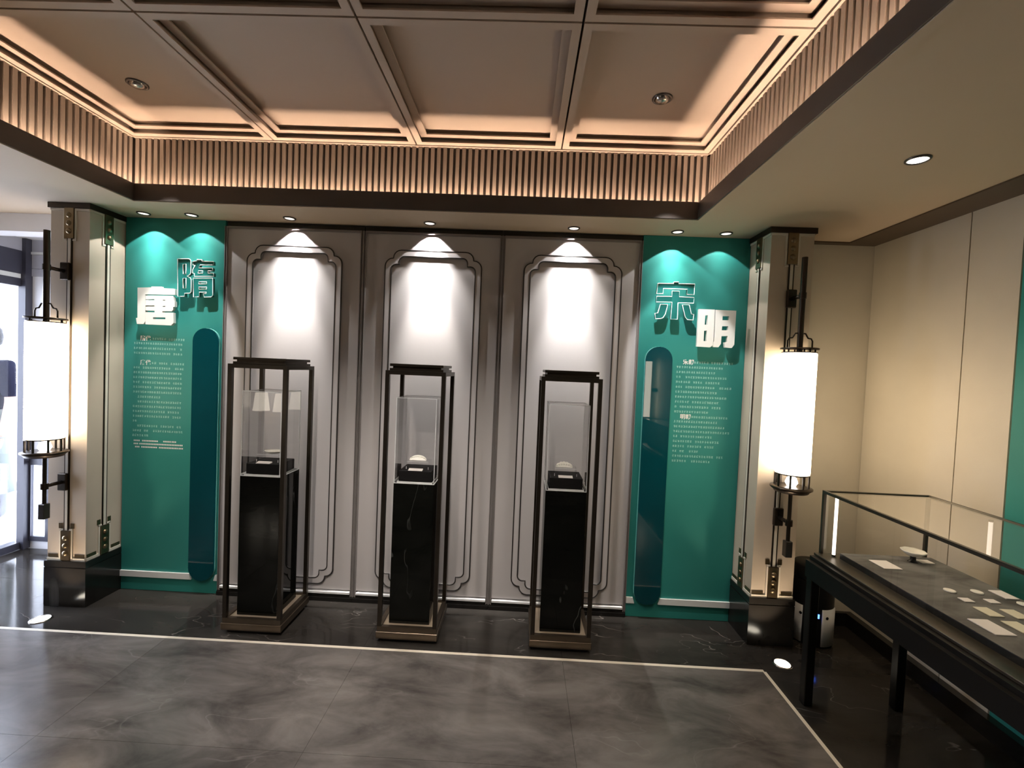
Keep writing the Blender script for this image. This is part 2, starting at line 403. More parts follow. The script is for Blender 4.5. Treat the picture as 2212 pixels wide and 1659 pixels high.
# ================================================================== WALL BOARDS
XA, XB = -1.1212, -.1749
XL0, XL1, XR0, XR1 = -2.7806, -2.0806, .7677, 1.4836
def corner(s, r, ix, iz):
    """stepped rounded corner, from the vertical side to the horizontal side, in a (0,0)=outer corner frame going +x,-z"""
    p = []
    n = 5
    for k in range(n + 1):
        a = PI - k * (PI / 2) / n; p.append((r + r * math.cos(a), -(s + r) + r * math.sin(a)))
    p.append((s, -s))
    for k in range(n + 1):
        a = PI - k * (PI / 2) / n; p.append((s + r + r * math.cos(a), -r + r * math.sin(a)))
    return [(ix + a, iz + b) for a, b in p]
def notched(x0, x1, z0, z1, s, r):
    tl = corner(s, r, 0, 0)
    a = [(x0 + u, z1 + v) for u, v in tl]
    b = [(x1 - u, z1 + v) for u, v in tl][::-1]
    c = [(x1 - u, z0 - v) for u, v in tl]
    d = [(x0 + u, z0 - v) for u, v in tl][::-1]
    return a + b + c + d
def grey_panel(x0, x1, label):
    t = thing('wall_panel', ((x0 + x1) / 2, -.02, 0), label, 'wall panel', 'grey wall panels')
    y = 0.0
    box('board', M['grey'], (x0 + .019, x1 - .019, y, YB - .001, .075, 2.545), t)
    # side stiles: stepped dark moulding
    for a, b in ((x0 + .001, x0 + .019), (x1 - .019, x1 - .001)):
        m = MB().box(a, b, -.004, YB - .001, .03, 2.56)
        m.box(a, a + .004, -.013, -.004, .03, 2.56).box(b - .004, b, -.013, -.004, .03, 2.56)
        m.build('stile_moulding', M['greydark'], t)
    m = MB().box(x0 + .019, x1 - .019, -.006, YB - .001, 2.545, 2.562).box(x0 + .019, x1 - .019, -.013, -.006, 2.548, 2.554)
    m.build('top_rail', M['greydark'], t)
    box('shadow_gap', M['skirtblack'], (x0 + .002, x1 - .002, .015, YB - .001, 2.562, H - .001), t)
    m = MB().box(x0 + .002, x1 - .002, -.022, YB - .001, .001, .028).box(x0 + .002, x1 - .002, -.016, YB - .001, .028, .034).box(x0 + .019, x1 - .019, -.010, YB - .001, .034, .050)
    m.build('skirting', M['skirtblack'], t)
    box('bottom_rail_strip', M['silver'], (x0 + .022, x1 - .022, -.018, YB - .002, .052, .066), t)
    xc = (x0 + x1) / 2 + .008; hw = .327
    o = notched(xc - hw, xc + hw, .118, 2.437, .055, .052)
    i = notched(xc - hw + .040, xc + hw - .040, .157, 2.397, .055, .034)
    n = len(o); yf = -.013
    v = [(a, 0.0, b) for a, b in o] + [(a, yf, b) for a, b in o] + [(a, yf, b) for a, b in i] + [(a, 0.0, b) for a, b in i]
    f = []
    for k in range(n):
        j = (k + 1) % n
        for q in range(3): f.append((q * n + k, q * n + j, (q + 1) * n + j, (q + 1) * n + k))
    MB().add(v, f).build('ribbon_moulding', M['grey'], t)
    for nm, lp in (('outer_edge_shade', o), ('inner_edge_shade', i)):  # dark tubes put in for the shadows along the ribbon edges
        MB().tube([(a, -.010, b) for a, b in lp], .0052, 6, True).build(nm, M['edgeshade'], t)
    return t
grey_panel(XL1, XA, 'tall grey wall panel with notched ribbon moulding, next to the left teal board')
grey_panel(XA, XB, 'tall grey wall panel with notched ribbon moulding, middle one of three')
grey_panel(XB, XR0, 'tall grey wall panel with notched ribbon moulding, next to the right teal board')

def stadium(xc, hw, z0, z1, n=14):
    p = []
    for k in range(n + 1): a = PI * k / n; p.append((xc + hw * math.cos(a), z1 - hw + hw * math.sin(a)))
    for k in range(n + 1): a = PI + PI * k / n; p.append((xc + hw * math.cos(a), z0 + hw + hw * math.sin(a)))
    return p
GLYPH = {"sui":[[[-2.365,2.313],[-2.291,2.316],[-2.28,2.313],[-2.274,2.302],[-2.272,2.223],[-2.278,2.211],[-2.298,2.199],[-2.278,2.19],[-2.27,2.178],[-2.268,2.096],[-2.276,2.086],[-2.286,2.084],[-2.313,2.083],[-2.312,2.063],[-2.36,2.061]],[[-2.327,2.279],[-2.307,2.28],[-2.306,2.213],[-2.326,2.213]],[[-2.326,2.184],[-2.305,2.185],[-2.304,2.118],[-2.324,2.118]],[[-2.261,2.299],[-2.232,2.303],[-2.232,2.312],[-2.199,2.313],[-2.198,2.303],[-2.119,2.303],[-2.119,2.28],[-2.21,2.277],[-2.218,2.258],[-2.124,2.26],[-2.124,2.241],[-2.155,2.24],[-2.155,2.225],[-2.117,2.226],[-2.116,2.204],[-2.248,2.2],[-2.248,2.219],[-2.26,2.221],[-2.261,2.242],[-2.245,2.275],[-2.26,2.275]],[[-2.22,2.238],[-2.19,2.239],[-2.19,2.223],[-2.224,2.222]],[[-2.255,2.187],[-2.122,2.192],[-2.119,2.078],[-2.13,2.065],[-2.178,2.063],[-2.185,2.085],[-2.164,2.088],[-2.163,2.097],[-2.212,2.095],[-2.211,2.063],[-2.252,2.061]],[[-2.217,2.164],[-2.162,2.166],[-2.162,2.152],[-2.217,2.15]],[[-2.216,2.129],[-2.161,2.131],[-2.161,2.117],[-2.216,2.115]]],"tang":[[[-2.639,2.11],[-2.544,2.115],[-2.544,2.121],[-2.474,2.123],[-2.474,2.113],[-2.392,2.112],[-2.381,2.108],[-2.381,2.07],[-2.585,2.066],[-2.582,1.884],[-2.593,1.866],[-2.639,1.864],[-2.647,1.904],[-2.636,1.906]],[[-2.582,2.059],[-2.398,2.063],[-2.39,2.055],[-2.388,2.029],[-2.381,2.027],[-2.381,1.99],[-2.39,1.99],[-2.391,1.97],[-2.399,1.959],[-2.464,1.956],[-2.464,1.948],[-2.389,1.95],[-2.386,1.88],[-2.402,1.863],[-2.58,1.864],[-2.581,1.946],[-2.518,1.947],[-2.518,1.957],[-2.58,1.958]],[[-2.58,2.033],[-2.52,2.036],[-2.52,2.03],[-2.58,2.027]],[[-2.462,2.034],[-2.446,2.034],[-2.446,2.029],[-2.462,2.028]],[[-2.581,1.99],[-2.519,1.993],[-2.519,1.987],[-2.58,1.985]],[[-2.462,1.992],[-2.445,1.993],[-2.445,1.987],[-2.462,1.986]],[[-2.528,1.913],[-2.443,1.916],[-2.442,1.904],[-2.528,1.901]]],"song":[[[0.861,2.269],[0.965,2.271],[0.965,2.282],[0.996,2.283],[0.997,2.271],[1.102,2.273],[1.101,2.204],[1.053,2.204],[1.055,2.237],[0.898,2.237],[0.898,2.203],[0.855,2.201]],[[0.956,2.223],[1.004,2.223],[1.005,2.186],[1.102,2.185],[1.101,2.148],[0.999,2.147],[1.001,2.038],[0.955,2.038],[0.959,2.149],[0.856,2.146],[0.858,2.185],[0.957,2.186]],[[0.884,2.133],[0.932,2.132],[0.92,2.07],[0.905,2.044],[0.892,2.039],[0.857,2.036],[0.851,2.072],[0.871,2.075]],[[1.028,2.135],[1.073,2.136],[1.089,2.077],[1.105,2.074],[1.104,2.037],[1.065,2.039],[1.05,2.056]]],"ming":[[[1.138,2.111],[1.242,2.112],[1.244,1.88],[1.225,1.863],[1.137,1.865]],[[1.182,2.072],[1.199,2.073],[1.198,2.01],[1.181,2.01]],[[1.18,1.971],[1.198,1.972],[1.198,1.903],[1.18,1.902]],[[1.248,2.11],[1.382,2.11],[1.381,1.886],[1.366,1.864],[1.321,1.866],[1.316,1.899],[1.333,1.902],[1.334,1.942],[1.295,1.94],[1.294,1.889],[1.279,1.866],[1.243,1.866],[1.241,1.899],[1.249,1.903]],[[1.295,2.072],[1.337,2.073],[1.335,2.045],[1.295,2.044]],[[1.296,2.006],[1.336,2.006],[1.334,1.979],[1.294,1.978]]]}
def inside(p, lp):
    c = False; n = len(lp)
    for i in range(n):
        (x0, y0), (x1, y1) = lp[i], lp[(i + 1) % n]
        if (y0 > p[1]) != (y1 > p[1]) and p[0] < (x1 - x0) * (p[1] - y0) / (y1 - y0) + x0: c = not c
    return c
def glyph_mesh(name, loops, y0, y1, org):
    outer = [lp for lp in loops if not any(o is not lp and inside(lp[0], o) for o in loops)]
    mb = MB(); yc = (y0 + y1) / 2
    for ol in outer:
        cu = bpy.data.curves.new(name, 'CURVE'); cu.dimensions = '2D'; cu.fill_mode = 'BOTH'; cu.extrude = abs(y1 - y0) / 2
        for lp in [ol] + [h for h in loops if h is not ol and inside(h[0], ol)]:
            sp = cu.splines.new('POLY'); sp.points.add(len(lp) - 1); sp.use_cyclic_u = True
            for q, (a, b) in zip(sp.points, lp): q.co = (a, b, 0, 1)
        ob = bpy.data.objects.new(name, cu); COL.objects.link(ob)
        dg = bpy.context.evaluated_depsgraph_get()
        me = bpy.data.meshes.new_from_object(ob.evaluated_get(dg))
        mb.add([(v.co.x, yc - v.co.z, v.co.y) for v in me.vertices], [tuple(p.vertices) for p in me.polygons])
        bpy.data.objects.remove(ob); bpy.data.curves.remove(cu); bpy.data.meshes.remove(me)
    return mb.mesh(name, M['white'], org)
def letter(key, outlined, parent, label):
    loops = GLYPH[key]; org = ORG[parent]
    me = glyph_mesh('raised_character', loops, -.062, -.040, org)
    me.materials.clear(); me.materials.append(M['letterteal' if outlined else 'letterwhite'])
    o = bpy.data.objects.new('raised_character', me); COL.objects.link(o); o.parent = parent; ORG[o] = org
    o['label'] = label
    if outlined:
        m = MB()
        for lp in loops: m.tube([(a, -.0625, b) for a, b in lp], .0028, 4, True)
        m.build('white_outline', M['white'], o)
    # two stand-off pins that carry the character off the board
    xs_ = [a for lp in loops for a, b in lp]; zs_ = [b for lp in loops for a, b in lp]
    for lp in (loops[0], loops[-1]):
        pass
    return o
def text_mesh(s, x, z, size, y, org, bold=.0):
    cu = bpy.data.curves.new('t', 'FONT'); cu.body = s; cu.size = size; cu.offset = bold
    ob = bpy.data.objects.new('t', cu); COL.objects.link(ob)
    dg = bpy.context.evaluated_depsgraph_get()
    me = bpy.data.meshes.new_from_object(ob.evaluated_get(dg)); me.name = 'heading_text'
    bpy.data.objects.remove(ob); bpy.data.curves.remove(cu)
    for v in me.vertices: v.co = Vector((x + v.co.x - org[0], y - org[1], z + v.co.y - org[2]))
    return me
def heading(s, x, z, parent):
    me = text_mesh(s, x, z, .037, -.0012, ORG[parent], .0011); me.materials.clear(); me.materials.append(M['white'])
    o = bpy.data.objects.new('heading_text', me); COL.objects.link(o); o.parent = parent; ORG[o] = ORG[parent]
def paragraph(rows, parent, mat, ch=.0165, hgt=.0150, y=-.0009):
    m = MB(); rnd = random.Random(11)
    for x0, x1, z in rows:
        x = x0
        while x < x1 - ch:
            if rnd.random() < .07: x += ch * (1.0 if rnd.random() < .6 else 1.8); continue
            a = x + ch * .06; b = x + ch * .90
            for k in range(3):     # horizontal strokes
                zz = z + hgt * (.12 + .36 * k + rnd.uniform(-.06, .06)); p = a + (b - a) * rnd.uniform(0, .3); q = b - (b - a) * rnd.uniform(0, .3)
                m.add([(p, y, zz), (q, y, zz), (q, y, zz + .0021), (p, y, zz + .0021)], [(0, 1, 2, 3)])
            for k in range(rnd.choice((1, 2))):
                xx = a + (b - a) * rnd.uniform(.1, .85)
                m.add([(xx, y, z + hgt * rnd.uniform(0, .3)), (xx + .0021, y, z + hgt * .05), (xx + .0021, y, z + hgt * .95), (xx, y, z + hgt * rnd.uniform(.7, 1))], [(0, 1, 2, 3)])
            x += ch
    return m.build('printed_text', M[mat], parent)
def teal_board(x0, x1, sx, letters, heads, rows, label):
    t = thing('exhibition_board', ((x0 + x1) / 2, 0, 0), label, 'exhibition board', 'teal exhibition boards')
    box('board', M['teal'], (x0 + .002, x1 - .002, 0, YB - .001, .001, H - .001), t)
    MB().prism(stadium(sx, .0885, .098, 1.856), -.028, -.0155).build('acrylic_strip', M['tealdeep'], t)
    MB().prism(stadium(sx, .0905, .096, 1.858), -.0155, -.0003).build('acrylic_strip_rim', M['tealedge'], t)
    for a, b, ea, eb in ((x0 + .002, sx - .080, 0, .012), (sx + .080, x1 - .002, .012, 0)):
        if b - a > .006:
            MB().prism([(a, .096), (b, .096), (b - eb, .137), (a + min(ea, (b - a) * .5), .137)], -.012, -.0003).build('bottom_strip', M['silver'] if False else M['white'], t)
    for k in letters: letter(*k[:2], t, k[2])
    for s, x, z in heads: heading(s, x, z, t)
    paragraph(rows, t, 'print_')
    return t
rows = []
zz = 1.762; pt = .0338
for k, (a, b) in enumerate(((.135, 1), (0, 1), (0, .98), (0, 1), (0, .04), (.13, 1), (0, 1), (0, 1), (0, 1), (0, 1), (0, 1), (0, 1), (.09, .55), (.09, 1), (0, 1), (0, .95), (0, 1), (0, .1), (.09, 1), (0, 1), (0, .33))):
    if k == 0: a = .36
    if k == 5: a = .36
    rows.append((-2.712 + .362 * a, -2.712 + .362 * b, zz - pt * k))
tl_board = teal_board(XL0, XL1, -2.1875, [('sui', True, 'teal raised character with a white outline'), ('tang', False, 'white raised character')],
                      [('隋代', -2.665, 1.758), ('唐代', -2.663, 1.590)], rows,
                      'teal exhibition board beside the left column, with raised characters 隋 and 唐')
# printed credit block under the left paragraph
m = MB(); rr = random.Random(3)
for z, segs in ((1.052, ((0, .035), (.06, .17), (.21, .26), (.27, .30))), (1.030, ((0, .03), (.04, .18), (.19, .35))), (1.008, ((.01, .04), (.055, .165), (.18, .31), (.32, .35)))):
    for a, b in segs:
        x = a
        while x < b:
            m.add([(-2.70 + x, -.001, z), (-2.70 + x + .0085, -.001, z), (-2.70 + x + .0085, -.001, z + .010), (-2.70 + x, -.001, z + .010)], [(0, 1, 2, 3)])
            x += .0115
m.build('printed_credits', M['white'], tl_board)
rows = []
for k in range(21):
    a = .30 if k in (0, 11) else 0
    b = (1, .85, .7, .95, .8, 1, .75, .9, .8, .85, .6, .95, .8, .9, 1, .7, .85, .75, .5, .9, .8)[k]
    rows.append((1.030 + .385 * a, 1.030 + .385 * b, 1.752 - .0335 * k))
teal_board(XR0, XR1, .9055, [('song', True, 'teal raised character with a white outline'), ('ming', False, 'white raised character')],
           [('宋朝', 1.073, 1.748), ('明朝', 1.072, 1.378)], rows,
           'teal exhibition board beside the right column, with raised characters 宋 and 明')

# ================================================================== COLUMNS
def column(x0, x1, side, label):
    yf = -.2565; z0 = .3004
    t = thing('column', ((x0 + x1) / 2, yf / 2, 0), label, 'column', 'columns at both ends of the wall')
    box('shaft', M['column'], (x0, x1, yf, YB - .002, z0, H - .001), t)
    m = MB().box(x0 - .012, x1 + .012, yf - .012, YB - .002, .262, z0 - .001).box(x0 - .009, x1 + .009, yf - .009, YB - .002, .255, .262).box(x0 - .012, x1 + .012, yf - .012, YB - .002, .001, .255)
    m.build('black_base', M['basebk'], t)
    box('top_collar', M['bronzedark'], (x0 - .012, x1 + .012, yf - .012, YB - .002, 2.565, H - .0012), t)
    def face(P, hw, ow):
        """decorate a face; P(u, d, z) maps along-face offset, outward distance, height"""
        def bx(mb, u0, u1, d0, d1, za, zb):
            a = P(u0, d0, za); b = P(u1, d1, zb)
            mb.box(min(a[0], b[0]), max(a[0], b[0]), min(a[1], b[1]), max(a[1], b[1]), za, zb)
        g = MB()
        for u in (-.013, .013): bx(g, u - .0045, u + .0045, 0, .004, .50, 2.375)
        g.build('groove_line', M['bronzedark'], t)
        c = MB(); bx(c, -.0085, .0085, 0, .007, .50, 2.375); c.build('centre_bead', M['coltrim'], t)
        tr = MB()
        for s in (-1, 1):
            for za, zb, zc in ((z0, .318, .505), (2.55, 2.564, 2.365)):
                u = sorted((s * ow, s * hw)); bx(tr, u[0], u[1], 0, .006, za, zb)
                u = sorted((s * (ow - .010), s * ow)); bx(tr, u[0], u[1], 0, .006, min(za, zc), max(zb, zc))
                u = sorted((s * .020, s * ow)); bx(tr, u[0], u[1], 0, .006, zc - .005, zc + .005)
        tr.build('trim_line', M['coltrim'], t)
        dk = MB()
        for s in (-1, 1):
            for za, zb, ca, cb in ((.320, .342, .512, .545),):
                u = sorted((s * (ow + .012), s * (hw - .006))); bx(dk, u[0], u[1], 0, .003, za, zb)
                u = sorted((s * .026, s * (ow + .008))); bx(dk, u[0], u[1], 0, .003, ca, cb)
        dk.build('inset_bar', M['bronze'], t)
        for za in (.306, 2.375):
            pl = MB(); bx(pl, -.030, .030, 0, .012, za, za + .190); o = pl.build('ornament_plate', M['bronze'], t)
            for k in range(3):
                c = P(0, .012, za + .045 + .05 * k); ax = 'y' if abs(P(0, 1, 0)[1] - P(0, 0, 0)[1]) > .5 else 'x'
                sg = P(0, 1, 0)[1] - P(0, 0, 0)[1] if ax == 'y' else P(0, 1, 0)[0] - P(0, 0, 0)[0]
                MB().lathe([(.017, 0), (.016, sg * .004), (.010, sg * .009), (.0005, sg * .011)], c, 14, ax).build('boss', M['bronze'], o)
    xc = (x0 + x1) / 2; hw = (x1 - x0) / 2
    face(lambda u, d, z: (xc + u, yf - d, z), hw - .001, .043)
    yc = (yf + 0) / 2
    if side > 0: face(lambda u, d, z: (x1 + d, yc + u, z), .1275, .043)
    else: face(lambda u, d, z: (x0 - d, yc + u, z), .1275, .043)
    return t
column(-3.0405, -2.7881, 1, 'beige square column with black base beside the glass entrance, left end of wall')
column(1.4836, 1.7425, -1, 'beige square column with black base next to the cream alcove, right end of wall')

# ================================================================== COLUMN LAMPS
def lantern(x, label):
    y = -.385; yc = -.2565
    t = thing('column_lantern', (x, y, .6), label, 'wall lamp', 'tubular lanterns on the columns')
    bd = M['bronzedark']
    sh = MB().lathe([(.088, 1.118), (.0925, 1.124), (.0925, 1.822), (.088, 1.828)], (x, y, 0), 40)
    sh.build('opal_shade', M['lampglow'], t)
    MB().lathe([(.016, 1.83), (.016, 2.389)], (x, y, 0), 14).build('upper_pole', bd, t)
    MB().lathe([(.011, .71), (.011, 1.01)], (x, y, 0), 12).build('lower_pole', bd, t)
    MB().box(x - .020, x + .020, y - .02, y + .02, .615, .71, .003).build('pole_end', M['steel'], t)
    cap = MB().lathe([(.1, 1.848), (.1, 1.858), (.03, 1.862)], (x, y, 0), 40).lathe([(.092, 1.828), (.092, 1.834)], (x, y, 0), 40)
    for k in range(6):
        a = k * PI / 3 + .3; cap.tube([(x + .08 * math.cos(a), y + .08 * math.sin(a), 1.83), (x + .08 * math.cos(a), y + .08 * math.sin(a), 1.85)], .005, 6)
    cap.build('top_cap', bd, t)
    hd = MB().tube([(x - .072, y, 1.858), (x - .072, y, 1.90), (x - .064, y, 1.915), (x - .045, y, 1.918), (x - .038, y, 1.93), (x - .03, y, 1.944), (x, y, 1.946),
                    (x + .03, y, 1.944), (x + .038, y, 1.93), (x + .045, y, 1.918), (x + .064, y, 1.915), (x + .072, y, 1.90), (x + .072, y, 1.858)], .0045, 8)
    hd.build('handle', bd, t)
    bt = MB().lathe([(.094, 1.112), (.094, 1.118)], (x, y, 0), 40).lathe([(.088, 1.04), (.112, 1.036), (.112, 1.028), (.098, 1.018), (.09, 1.006), (.03, 1.004)], (x, y, 0), 40)
    for k in range(8):
        a = k * PI / 4 + .2; bt.box(x + .087 * math.cos(a) - .004, x + .087 * math.cos(a) + .004, y + .087 * math.sin(a) - .004, y + .087 * math.sin(a) + .004, 1.036, 1.115)
    bt.build('bottom_collar', bd, t)
    MB().lathe([(.0005, 1.036), (.022, 1.04), (.034, 1.062), (.026, 1.088), (.012, 1.1), (.0005, 1.101)], (x, y, 0), 20).build('lower_bulb', M['bulb'], t)
    for z, h in ((.818, .055), (2.165, .055)):
        a = box('wall_bracket', bd, (x - .028, x + .028, yc - .024, yc - .0125 + .012, z - h, z + h), t, .004)
        MB().tube([(x, yc - .02, z), (x, y + .008, z)], .0115, 10).lathe([(.02, z - .018), (.02, z + .018)], (x, y, 0), 14).build('bracket_arm', bd, a)
    return t
lantern(-2.931, 'lit tubular opal lantern on bronze pole, in front of the left column')
lantern(1.618, 'lit tubular opal lantern on bronze pole, in front of the right column')

# ================================================================== DOWNLIGHTS
def downlight(x, y, z, label, wide=0.0, beam=0.0, mid=0.0, col=COOLW, r=.040, lens='bulb', tilt=0.0, wide_deg=98, beam_deg=64, off=0.0):
    t = thing('downlight', (x, y, z), label, 'downlight', 'recessed ceiling downlights')
    MB().lathe([(r, -.0005), (r, -.005), (r - .003, -.0075), (r - .007, -.0075), (r - .009, -.003), (r - .009, -.0008)], (x, y, z), 28).build('trim_ring', M['steel'], t)
    MB().lathe([(.0005, -.0035), (r - .010, -.0030), (r - .010, -.0009), (.0005, -.0008)], (x, y, z), 24).build('lens', M[lens], t)
    if wide: light('SPOT', 'downlight_wash', (x, y + off, z - .012), wide, col, t, spot_size=R(wide_deg), spot_blend=.06, shadow_soft_size=.006)
    if mid: light('SPOT', 'downlight_flood', (x, y, z - .012), mid, col, t, spot_size=R(76), spot_blend=1.0, shadow_soft_size=.006, rot=(R(4), 0, 0))
    if beam: light('SPOT', 'downlight_beam', (x, y, z - .012), beam, col, t, spot_size=R(beam_deg), spot_blend=.9, shadow_soft_size=.03, rot=(tilt, 0, 0))
    return t
DL = [(-2.5741, 'left teal board, the one nearer the left column', 1.0, 1.0), (-2.2485, 'left teal board, the one nearer the grey panels', .7, .55),
      (-1.5881, 'left grey wall panel', 1.0, 1.0), (-.6558, 'middle grey wall panel', 1.0, 1.0), (.2891, 'right grey wall panel', 1.0, 1.0),
      (.9601, 'right teal board, the one nearer the grey panels', 1.0, 1.0), (1.2722, 'right teal board, the one nearer the right column', .5, .2)]
for i, (x, lb, a, b) in enumerate(DL):
    gp_ = 2 <= i <= 4
    downlight(x, -.100, H, 'recessed ceiling downlight above the ' + lb, P_WALL_WIDE * a * (1 if gp_ else .65), P_WALL_BEAM * b * (1 if gp_ else .14), P_WALL_MID * b * (1 if gp_ else .25), lens='bulbdim' if gp_ or i in (0, 5) else 'bulbdim', tilt=R(5), beam_deg=38, off=.048 if gp_ else 0,
              wide_deg=96 if gp_ else 102)
downlight(1.5918, -1.1743, H, 'glowing recessed downlight in the ceiling over the glass table showcase', 0, P_ROOM * .65, 0, WARM, .045, 'bulb', 0, beam_deg=110)
for k, (x, y) in enumerate(((1.5918, -2.75), (1.5918, -4.3), (-3.2, -2.3), (-3.2, -3.9), (-3.2, -5.4))):  # unseen fill lamps added to brighten the floor
    downlight(x, y, H, 'added unseen fill downlight in the outer ceiling behind the viewer, number %s along the room' % ('one', 'two', 'three', 'four', 'five')[k], 0, P_ROOM * .5, 0, ROOMW, .045, 'bulb', 0, beam_deg=110)
zp = ZU + .058
for x, lb, tg in ((-2.0795, 'left', (-2.40, 0, 1.5)), (.6464, 'right', (1.14, 0, 1.5))):
    t = thing('eyeball_spotlight', (x, -.74, zp), 'eyeball spotlight in the %s corner coffer of the raised ceiling, aimed at the teal board' % lb, 'spotlight', 'eyeball spotlights in the coffers')
    MB().lathe([(.05, -.0003), (.05, -.005), (.044, -.008), (.038, -.006), (.038, -.0004)], (x, -.74, zp), 28).build('trim_ring', M['steel'], t)
    MB().lathe([(.037, -.0006), (.034, -.012), (.022, -.020), (.0005, -.022)], (x, -.74, zp), 24).build('eyeball', M['chrome'], t)
    l = light('SPOT', 'eyeball_beam', (x, -.74, zp - .03), P_EYE, COOLW, t, spot_size=R(33), spot_blend=.3, shadow_soft_size=.012)
    l.rotation_euler = (Vector(tg) - Vector((x, -.74, zp - .03))).to_track_quat('-Z', 'Y').to_euler()
# unseen fill downlights added in coffers over the viewer, brightening wall and floor
q = 0
for j in (1, 2, 3):
    for i in ((1, 2), (1, 2), (0, 3))[j - 1]:
        x = cx0 + (i + .5) * cw; y = cy0 - (j + .5) * cd; q += 1
        downlight(x, y, zp, 'added unseen fill downlight in coffer row %s of the raised ceiling, coffer %s from the left' % (('two', 'three', 'four')[j - 1], ('one', 'two', 'three', 'four')[i]), 0, P_ROOM * (1.9, 1.9, .6)[j - 1], 0, ROOMW, .045, 'bulb', R((28, 42, 0)[j - 1]), beam_deg=(54, 48, 100)[j - 1])
# recessed floor uplights
for x, y, lb, tx in ((-2.9085, -.419, 'left', -2.80), (1.594, -.447, 'right', 1.52)):
    t = thing('floor_uplight', (x, y, 0), 'bright recessed floor uplight in front of the %s column' % lb, 'uplight', 'recessed floor uplights')
    MB().lathe([(.055, .0002), (.055, .003), (.050, .005), (.042, .004), (.042, .0006)], (x, y, 0), 32).build('steel_ring', M['chrome'], t)
    MB().lathe([(.0412, .0006), (.0412, .003), (.0005, .0032)], (x, y, 0), 28).build('lens', M['uplens'], t)
    d = Vector((tx - x, -.26 - y, .55)).normalized()
    l = light('SPOT', 'uplight_beam', (x, y, .012), 10, WARM, t, spot_size=R(70), spot_blend=.6, shadow_soft_size=.015)
    l.rotation_euler = d.to_track_quat('-Z', 'Y').to_euler()

